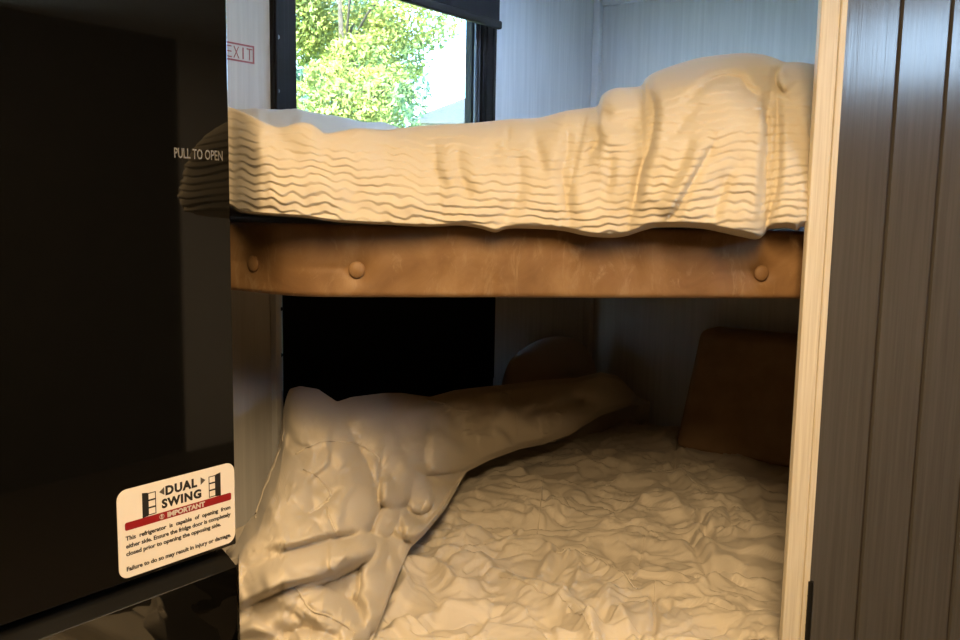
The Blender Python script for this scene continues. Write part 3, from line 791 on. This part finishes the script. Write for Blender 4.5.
sb = base[..., 0] + base[..., 1]; kk_ = np.maximum(1.0, (DG.S + .05) / sb); base[..., 0] *= kk_; base[..., 1] *= kk_
# front skirt
sk = base[:, -1:, :].copy(); sk2 = sk.copy()
inward = np.array([FW[0], FW[1]]) / math.hypot(FW[0], FW[1])
sk[..., :2] -= inward * .006; sk[..., 2] = BED - .05; sk2[..., 2] = .36; sk2[..., :2] -= inward * .005
QM = clear_fridge(np.concatenate([base, sk, sk2], 1))
quilt = grid('quilt', QM, 'quilt', flip=True); tag(quilt, 'crumpled cream quilt lying flat across the lower bunk', 'quilt')

# ---------------- bunched comforter along the window side
CT = [(214, 560), (237, 545), (246, 525), (256, 514), (262, 492), (268, 474), (274, 462), (280, 440), (284, 405), (289, 389), (300, 386), (318, 389), (337, 402), (352, 397), (385, 393), (402, 393), (430, 397), (455, 390), (490, 386), (510, 384), (540, 380), (575, 378), (600, 372), (618, 376), (640, 398), (655, 402)]
CB = [(214, 800), (335, 800), (352, 720), (366, 656), (384, 612), (398, 575), (410, 548), (424, 535), (445, 510), (466, 472), (490, 460), (520, 449), (545, 444), (570, 435), (600, 416), (630, 406), (655, 403)]
cxp = np.linspace(226, 650, 330); NV2 = 330
vv2 = np.linspace(0, 1, NV2)
CX, CV = np.meshgrid(cxp, vv2, indexing='ij')
yt2 = interp(cxp, CT); yb2 = interp(cxp, CB)
for _k in range(2):
    yt2[1:-1] = .25 * yt2[:-2] + .5 * yt2[1:-1] + .25 * yt2[2:]; yb2[1:-1] = .25 * yb2[:-2] + .5 * yb2[1:-1] + .25 * yb2[2:]
yb2 = np.maximum(yb2, yt2 + 1)
CY = yb2[:, None] + (yt2 - yb2)[:, None] * CV
Dc = ray(CX, CY)
# how far away the comforter lies: a smooth thin-plate surface through measured spots (picture point -> distance)
TP = np.array([(225, 800, 1.46), (340, 800, 1.38), (225, 700, 1.47), (330, 700, 1.41), (225, 620, 1.49), (300, 620, 1.47), (365, 645, 1.52), (384, 612, 1.64), (398, 575, 1.80), (410, 548, 1.93), (424, 535, 2.0),
    (445, 510, 2.15), (466, 472, 2.42), (490, 460, 2.52), (520, 449, 2.62), (570, 435, 2.76), (600, 416, 3.06), (650, 404, 3.38), (300, 540, 1.56), (300, 480, 1.77), (300, 430, 1.96), (300, 389, 2.14), (230, 540, 1.56),
    (262, 500, 1.68), (280, 440, 1.92), (240, 430, 2.0), (240, 389, 2.14), (350, 560, 1.62), (350, 480, 1.90), (350, 420, 2.11), (350, 398, 2.22), (400, 500, 2.0), (400, 450, 2.17), (400, 395, 2.38), (450, 450, 2.36), (450, 393, 2.52),
    (500, 420, 2.58), (500, 386, 2.70), (560, 405, 2.78), (560, 380, 2.88), (620, 388, 3.12), (650, 390, 3.42)])
def tps_k(r2): return np.where(r2 > 0, .5 * r2 * np.log(np.maximum(r2, 1e-12)), 0)
_X = TP[:, :2] / 100.0; _n = len(_X)
_K = tps_k(((_X[:, None] - _X[None]) ** 2).sum(-1)) + .02 * np.eye(_n); _P = np.concatenate([np.ones((_n, 1)), _X], 1)
_S = np.linalg.solve(np.block([[_K, _P], [_P.T, np.zeros((3, 3))]]), np.concatenate([TP[:, 2], np.zeros(3)]))
def dist_at(X, Y):
    o = _S[_n] + _S[_n + 1] * X / 100 + _S[_n + 2] * Y / 100
    for k in range(_n): o = o + _S[k] * tps_k((X / 100 - _X[k, 0]) ** 2 + (Y / 100 - _X[k, 1]) ** 2)
    return o
t2 = dist_at(CX, CY)
t2 = np.minimum(t2, np.minimum((W - .07) / Dc[..., 1], (H - .07) / Dc[..., 0]))
t2 = np.minimum(t2, np.where(yb2[:, None] - CY < 4, (BED + .02 - CAM_Z) / np.minimum(Dc[..., 2], -.01), 9))
ledge = CX - np.interp(CY, [389, 405, 440, 462, 474, 492, 514, 525, 545, 600], [287, 284, 279.5, 274, 268, 262, 256, 246, 237, 180])
t2 = t2 + .08 * np.exp(-(np.maximum(ledge, 0) / 8.0)) + .02
LB = [
 ([(296, 404), (317, 439), (337, 478), (345, 505)], 46, 36, .085), ([(283, 508), (298, 480), (312, 455)], 36, 36, .070),
 ([(242, 592), (296, 570), (340, 556), (361, 546)], 30, 17, .070), ([(247, 550), (278, 535), (322, 524)], 26, 22, .060),
 ([(250, 628), (296, 606), (336, 618), (350, 634)], 30, 20, .060), ([(256, 668), (300, 650), (345, 655)], 30, 24, .055), ([(373, 548), (374, 587), (366, 622)], 15, 13, .036),
 ([(392, 566), (385, 590), (378, 612)], 10, 10, .026),
 ([(346, 410), (377, 428), (392, 462), (394, 490)], 40, 20, .075), ([(414, 430), (457, 430), (510, 417), (560, 407), (610, 394)], 46, 24, .075),
 ([(404, 474), (420, 500)], 22, 14, .040), ([(383, 524), (396, 512)], 13, 12, .034), ([(404, 526), (426, 534), (446, 515), (458, 496)], 12, 10, .032)]
CF = [
 ([(383, 450), (381, 470), (379, 485), (376, 516), (366, 538)], .012, 3, .045, 30),
 ([(367, 536), (374, 543), (375, 551), (367, 562), (339, 574), (308, 582), (277, 593), (236, 612)], .014, 3, .05, 30),
 ([(366, 535), (333, 537), (292, 548), (270, 550)], .012, 3, .03, 22), ([(464, 499), (442, 521), (424, 534), (406, 540), (400, 522), (401, 505)], .010, 3, .03, 18),
 ([(408, 612), (380, 622), (355, 631), (333, 618), (311, 609), (296, 587)], .006, 3), ([(399, 459), (417, 484), (436, 512)], -.014, 6), ([(390, 470), (396, 490), (398, 505)], .012, 5),
 ([(337, 400), (347, 420), (356, 445), (366, 462)], .012, 7, .02, 22), ([(367, 600), (372, 615), (372, 630)], -.012, 5), ([(345, 590), (362, 597), (372, 606)], -.012, 4),
 ([(300, 516), (309, 513), (320, 507), (330, 497), (340, 489)], .012, 4, .012, 12), ([(300, 537), (308, 531), (315, 522), (322, 530)], .012, 4, .012, 10), ([(326, 507), (331, 520), (337, 535)], .010, 3),
 ([(281, 490), (300, 500), (318, 515)], -.005, 5), ([(285, 480), (300, 486), (322, 497)], -.005, 5), ([(428, 400), (428, 425), (424, 455), (428, 482)], .012, 6, .015, 18), ([(445, 404), (460, 430), (463, 455)], .010, 6), ([(480, 388), (490, 410), (492, 440)], .010, 7),
 ([(500, 392), (520, 397), (545, 396)], .008, 5), ([(520, 414), (550, 407), (590, 398)], .012, 5), ([(560, 385), (580, 398), (600, 402)], .010, 5), ([(600, 380), (615, 390), (625, 402)], .010, 5),
 ([(330, 560), (345, 566), (356, 560)], .007, 4), ([(300, 575), (325, 572), (345, 566)], .006, 4), ([(352, 545), (358, 555), (355, 566)], .008, 4), ([(270, 560), (290, 558), (310, 548)], .005, 5),
 ([(256, 618), (285, 612), (310, 628)], .007, 5), ([(230, 640), (270, 640), (310, 660)], .008, 5)]
dc = 1.6 * lobes(CX, CY, LB, .003) + folds(CX, CY, CF, .12)
dc += .016 * fbm(CX / 60, CY / 50, 31, 2) + .046 * facets(CX / 36 + .35 * pn(CX / 50, CY / 50, 36), CY / 40 + .35 * pn(CX / 50, CY / 50, 37), 4, 10, 1.0) + .023 * facets(CX / 15 + .5 * pn(CX / 40, CY / 40, 38), CY / 18, 6, 12, 1.0) * np.clip(.3 + 1.2 * fbm(CX / 60, CY / 60, 35, 2), .08, 1.0)
dc += .009 * facets(CX / 7.5 + .6 * pn(CX / 30, CY / 30, 41), CY / 9 + .6 * pn(CX / 30, CY / 30, 42), 7, 13, 1.0) * np.clip(.2 + 1.3 * fbm(CX / 45, CY / 45, 43, 2), .0, 1.0)
# round the rim over at the crest and at the foot
dc *= sstep(-3, 7, yb2[:, None] - CY) * (1 - .8 * sstep(.90, 1, CV))
t2 = t2 - dc
t2 = np.maximum(t2, 1.12)
frontc = EYE + Dc * t2[..., None]
def clamp_walls(P, my=.045, mx=.045):
    k = np.minimum(np.minimum((H - mx) / P[..., 0], (W - my) / P[..., 1]), 1); Q = P.copy()
    Q[..., 0] *= k; Q[..., 1] *= k; return Q
crc = frontc[:, -1, :]
rows = []
for bb, dz in ((.02, -.004), (.05, -.018), (.09, -.05), (.12, -.12), (.13, -.25)):
    P = crc.copy(); dh2 = P[:, :2] / np.linalg.norm(P[:, :2], axis=1)[:, None]
    P[:, :2] += dh2 * bb; P[:, 2] = np.maximum(P[:, 2] + dz, BED - .02); rows.append(clamp_walls(P)[:, None, :])
COM = np.concatenate([clamp_walls(frontc)] + rows, 1)
# stay clear of the refrigerator side
COM = clear_fridge(COM)
comf = grid('comforter', COM, 'comforter'); tag(comf, 'thick cream comforter bunched up along the window side of the lower bunk', 'comforter')
SEAM = [[(284, 412), (282.5, 441), (271.5, 471), (257.5, 507), (256, 518)], [(296, 454), (314, 444), (332, 441), (357, 444), (376, 454), (380, 463)],
        [(303, 469), (317, 476), (328, 488), (330, 497), (320, 507), (309, 513)], [(326, 507), (337, 535)], [(426, 400), (445, 404), (457, 410), (470, 411)], [(495, 390), (511, 397), (517, 416), (517, 436)],
        [(296, 587), (311, 609), (333, 618), (355, 633)]]
def surf_at(px_, py_, X, Y, P):
    i = int(np.clip(round((px_ - X[0, 0]) / (X[1, 0] - X[0, 0])), 0, X.shape[0] - 1))
    j = int(np.argmin(np.abs(Y[i] - py_))); return P[i, j]
for s_ in SEAM:
    pts = []
    ss = np.array(smooth_pts(s_, 8)) if len(s_) > 2 else np.linspace(s_[0], s_[1], 10)
    for q in ss:
        P = surf_at(q[0], q[1], CX, CY, frontc); P = P - ray(q[0], q[1]) * .0035
        pts.append(tuple(P))
    bm = bmesh.new(); tube(bm, pts, .0016, 6); from_bm('seam_piping', bm, 'comforter', comf, True)

for s_ in ([(644, 538), (638, 566), (630, 584)], [(653, 592), (655, 618), (651, 645)], [(677, 438), (675, 474)], [(606, 488), (630, 478), (675, 476), (692, 485), (706, 495)],
           [(556, 557), (593, 564), (620, 581), (636, 592)], [(544, 480), (540, 510), (536, 540)], [(500, 578), (527, 592), (566, 612), (590, 640)]):
    pts = []
    for q in smooth_pts(s_, 10):
        P = surf_at(q[0], q[1], QX, QY, base).copy(); P[2] += .0012
        pts.append(tuple(P))
    bm = bmesh.new(); tube(bm, pts, .0017, 6); from_bm('seam_piping', bm, 'quilt', quilt, True)

# ---------------- pillow slumped in the corner
def pillow(name, cen, ax, ay, az, mat, puff=.5, n=40, seed=40, wr=.006, pinch=.07, rnd=0.0):
    """closed cushion: square outline with pinched corners, ax and ay half-axes (vectors), az half thickness (vector)"""
    u = np.linspace(-1, 1, n); A, B = np.meshgrid(u, u, indexing='ij')
    th = ((1 - A ** 2).clip(0) * (1 - B ** 2).clip(0)) ** puff
    k = 1 - pinch * (A ** 2 * B ** 2) ; kA = A * (1 - pinch * (1 - B ** 2) * .8); kB = B * (1 - pinch * (1 - A ** 2) * .8)
    kA = kA * np.sqrt(1 - rnd * B ** 2); kB = kB * np.sqrt(1 - rnd * A ** 2)
    wv = wr * fbm(A * 2.2, B * 2.2, seed, 3)
    mk = lambda s: cen + kA[..., None] * ax + kB[..., None] * ay + (s * th + wv * 6 * (th > .2) * th)[..., None] * az
    P = np.concatenate([mk(1.0), mk(-1.0)[::-1]], 0)
    o = grid(name, P, mat)
    b2 = bmesh.new(); b2.from_mesh(o.data); bmesh.ops.remove_doubles(b2, verts=b2.verts, dist=1e-4)
    bmesh.ops.holes_fill(b2, edges=[e for e in b2.edges if e.is_boundary]); bmesh.ops.recalc_face_normals(b2, faces=b2.faces)
    b2.to_mesh(o.data); b2.free()
    return o
pc = on_y(552, 378, W - .13)
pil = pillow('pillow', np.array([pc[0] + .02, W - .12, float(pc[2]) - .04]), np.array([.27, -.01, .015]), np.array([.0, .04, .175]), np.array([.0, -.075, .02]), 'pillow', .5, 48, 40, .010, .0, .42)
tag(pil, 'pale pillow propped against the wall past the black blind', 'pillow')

# ---------------- brown bolster cushion at the head
b0 = on_x(712, 332, H - .22); b1 = on_x(712, 436, H - .22)
zc = .5 * (float(b0[2]) + BED); hz_ = .5 * (float(b0[2]) - BED) + .01
yc0 = float(on_x(690, 400, H - .22)[1]); yc1 = yr + .03
cu = bmesh.new(); box(cu, H - .34, H - .03, yc1, yc0, BED + .0, float(b0[2]), .028, 4)
for v_ in cu.verts:
    f_ = (v_.co.z - BED) / (float(b0[2]) - BED)
    v_.co.x += .17 * f_ * (1 if v_.co.x < H - .2 else 0)
tag(from_bm('bolster_cushion', cu, 'cushion', None, True), 'dark brown bolster cushion leaning on the head wall of the lower bunk', 'cushion')

# ================================================================== OUTSIDE
GZ = -.7
bm = bmesh.new(); bmesh.ops.create_grid(bm, x_segments=2, y_segments=2, size=60)
for v_ in bm.verts: v_.co = Vector((v_.co.x + 10, v_.co.y + 62.5, GZ))
o = from_bm('ground', bm, 'grass'); struct(o)
rs = np.random.RandomState(3)
def leaves(name, blobs, n, size, mat, parent):
    P = []; Fc = []
    w = np.array([b[3] ** 2 for b in blobs]); w = w / w.sum()
    idx = rs.choice(len(blobs), n, p=w)
    for k in range(n):
        cx, cy, cz, r = blobs[idx[k]]
        dv = rs.normal(size=3); dv /= np.linalg.norm(dv); rr = r * (.55 + .5 * rs.rand() ** .6)
        p = np.array([cx, cy, cz]) + dv * rr * np.array([1, 1, .85])
        a = rs.normal(size=3); a /= np.linalg.norm(a); b_2 = np.cross(a, rs.normal(size=3)); b_2 /= np.linalg.norm(b_2); c_ = np.cross(a, b_2)
        s = size * (.6 + .8 * rs.rand()); i = len(P)
        P += [tuple(p - a * s), tuple(p + b_2 * s * .45 + c_ * s * .12), tuple(p + a * s), tuple(p - b_2 * s * .45 + c_ * s * .12)]
        Fc.append((i, i + 1, i + 2, i + 3))
    me = bpy.data.meshes.new(name); me.from_pydata(P, [], Fc); me.update()
    return link(name, me, mat, parent)
def tree(label, px_, py_, dist, R, n, size, mat, seed, spread=1.0):
    global rs
    rs = np.random.RandomState(seed)
    D = ray(px_, py_); cpt = EYE + D * dist
    t = thing('tree', label, 'tree', (float(cpt[0]), float(cpt[1]), GZ), 'trees outside the window')
    blobs = []
    for k in range(22):
        dv = rs.normal(size=3); dv /= np.linalg.norm(dv)
        blobs.append((cpt[0] + dv[0] * R * .75 * spread, cpt[1] + dv[1] * R * .75, cpt[2] + dv[2] * R * .7, R * (.28 + .22 * rs.rand())))
    leaves('foliage', blobs, n, size, mat, t)
    bm = bmesh.new()
    tube(bm, [(cpt[0], cpt[1], GZ), (cpt[0] + .05, cpt[1], (GZ + cpt[2]) / 2), (cpt[0] - .03, cpt[1] + .05, cpt[2] + R * .4)], [.06, .04, .015], 10)
    for k in range(7):
        bl_ = blobs[k]; tube(bm, [(cpt[0], cpt[1], cpt[2] - R * .5), ((cpt[0] + bl_[0]) / 2, (cpt[1] + bl_[1]) / 2, bl_[2] - R * .2), (bl_[0], bl_[1], bl_[2])], [.015, .01, .005], 6)
    from_bm('trunk', bm, 'bark', t, True)
    return t
tree('yellow-green leafy tree filling the upper part of the window', 345, 5, 7.5, .82, 16000, .028, 'leaf', 5, 1.0)
tree('darker green tree low in the left of the window', 325, 85, 10.5, 1.05, 11000, .045, 'leaf_dark', 9)
tree('small yellow-green shrub above the duvet in the window', 352, 112, 6.2, .42, 5000, .026, 'leaf', 12, 1.3)
# shed beyond the trees
sp = EYE + ray(452, 112) * 15
sh = thing('shed', 'white shed with a low grey roof at the right of the window view', 'building', (float(sp[0]), float(sp[1]), GZ))
hd = ray(452, 112)[:2]; hd /= np.linalg.norm(hd); rd = np.array([hd[1], -hd[0]])
ra = on_y(411, 122, 1.0)
def sp_(r_, f_, z_): q = np.array(sp[:2]) + rd * r_ + hd * f_; return (q[0], q[1], z_)
zr = float(sp[2]); bm = bmesh.new()
for zz0, zz1 in ((GZ, zr - .22),):
    vs = [bm.verts.new(sp_(r_, f_, zz_k)) for zz_k in (zz0, zz1) for r_, f_ in ((-.5, 0), (2.6, 0), (2.6, 3), (-.5, 3))]
    for q in ((0, 1, 5, 4), (1, 2, 6, 5), (2, 3, 7, 6), (3, 0, 4, 7), (4, 5, 6, 7), (3, 2, 1, 0)): bm.faces.new([vs[k] for k in q])
from_bm('wall', bm, 'shed_wall', sh)
bm = bmesh.new()
vs = [bm.verts.new(sp_(*q)) for q in ((-.7, -.3, zr - .16), (2.8, -.3, zr - .16), (2.8, 1.5, zr + .42), (.25, 1.5, zr + .42), (-.7, 3.2, zr - .16), (2.8, 3.2, zr - .16),
                                      (-.7, -.3, zr - .22), (2.8, -.3, zr - .22), (2.8, 3.2, zr - .22), (-.7, 3.2, zr - .22))]
for q in ((0, 1, 2, 3), (3, 2, 5, 4), (0, 3, 4), (1, 5, 2), (0, 6, 7, 1), (6, 9, 8, 7), (4, 5, 8, 9), (0, 4, 9, 6), (1, 7, 8, 5)): bm.faces.new([vs[k] for k in q])
from_bm('roof', bm, 'shed_roof', sh)

# ================================================================== LIGHT
wd = bpy.data.worlds.new('world'); SC.world = wd; wd.use_nodes = True
n = wd.node_tree; bg = n.nodes['Background']
sky = n.nodes.new('ShaderNodeTexSky'); sky.sky_type = 'HOSEK_WILKIE'
sky.sun_direction = (-.55, -.45, .7); sky.turbidity = 3.0
n.links.new(sky.outputs[0], bg.inputs['Color']); bg.inputs['Strength'].default_value = 120.0
def area(name, loc, target, size, power, col, size_y=None, shape='DISK', portal=False):
    l = bpy.data.lights.new(name, 'AREA'); l.energy = power; l.color = col; l.size = size; l.shape = shape
    if size_y: l.shape = 'RECTANGLE'; l.size_y = size_y
    o = bpy.data.objects.new(name, l); C.objects.link(o); o.location = loc
    o.rotation_euler = (Vector(target) - Vector(loc)).to_track_quat('-Z', 'Y').to_euler()
    if portal: l.cycles.is_portal = True
    return o
lamp = area('ceiling_lamp', (.03, -.17, CEIL - .03), (.03, -.17, 0), .26, 73, (1.0, .68, .345), 1.25)
lamp.rotation_euler = (0, 0, math.radians(-45))
area('panel_fill_light', (1.75, -.45, CEIL - .03), (1.75, -.45, 0), .25, 12, (1.0, .70, .38))  # added fill light, brightens the wall panel mirrored in the refrigerator
sl = bpy.data.lights.new('sun', 'SUN'); sl.energy = 190.0; sl.angle = .01; sl.color = (1, .95, .85)
so = bpy.data.objects.new('sun', sl); C.objects.link(so); so.rotation_euler = Vector((.75, .35, -.8)).to_track_quat('-Z', 'Y').to_euler()
so.location = (-5, -5, 8)

SC.view_settings.view_transform = 'Standard'; SC.view_settings.look = 'None'
SC.view_settings.exposure = 0.0; SC.view_settings.gamma = 1.0; SC.view_settings.use_curve_mapping = False
SC.cycles.use_denoising = True
SC.cycles.max_bounces = 8; SC.cycles.diffuse_bounces = 5; SC.cycles.transparent_max_bounces = 12
SC.cycles.sample_clamp_indirect = 6.0
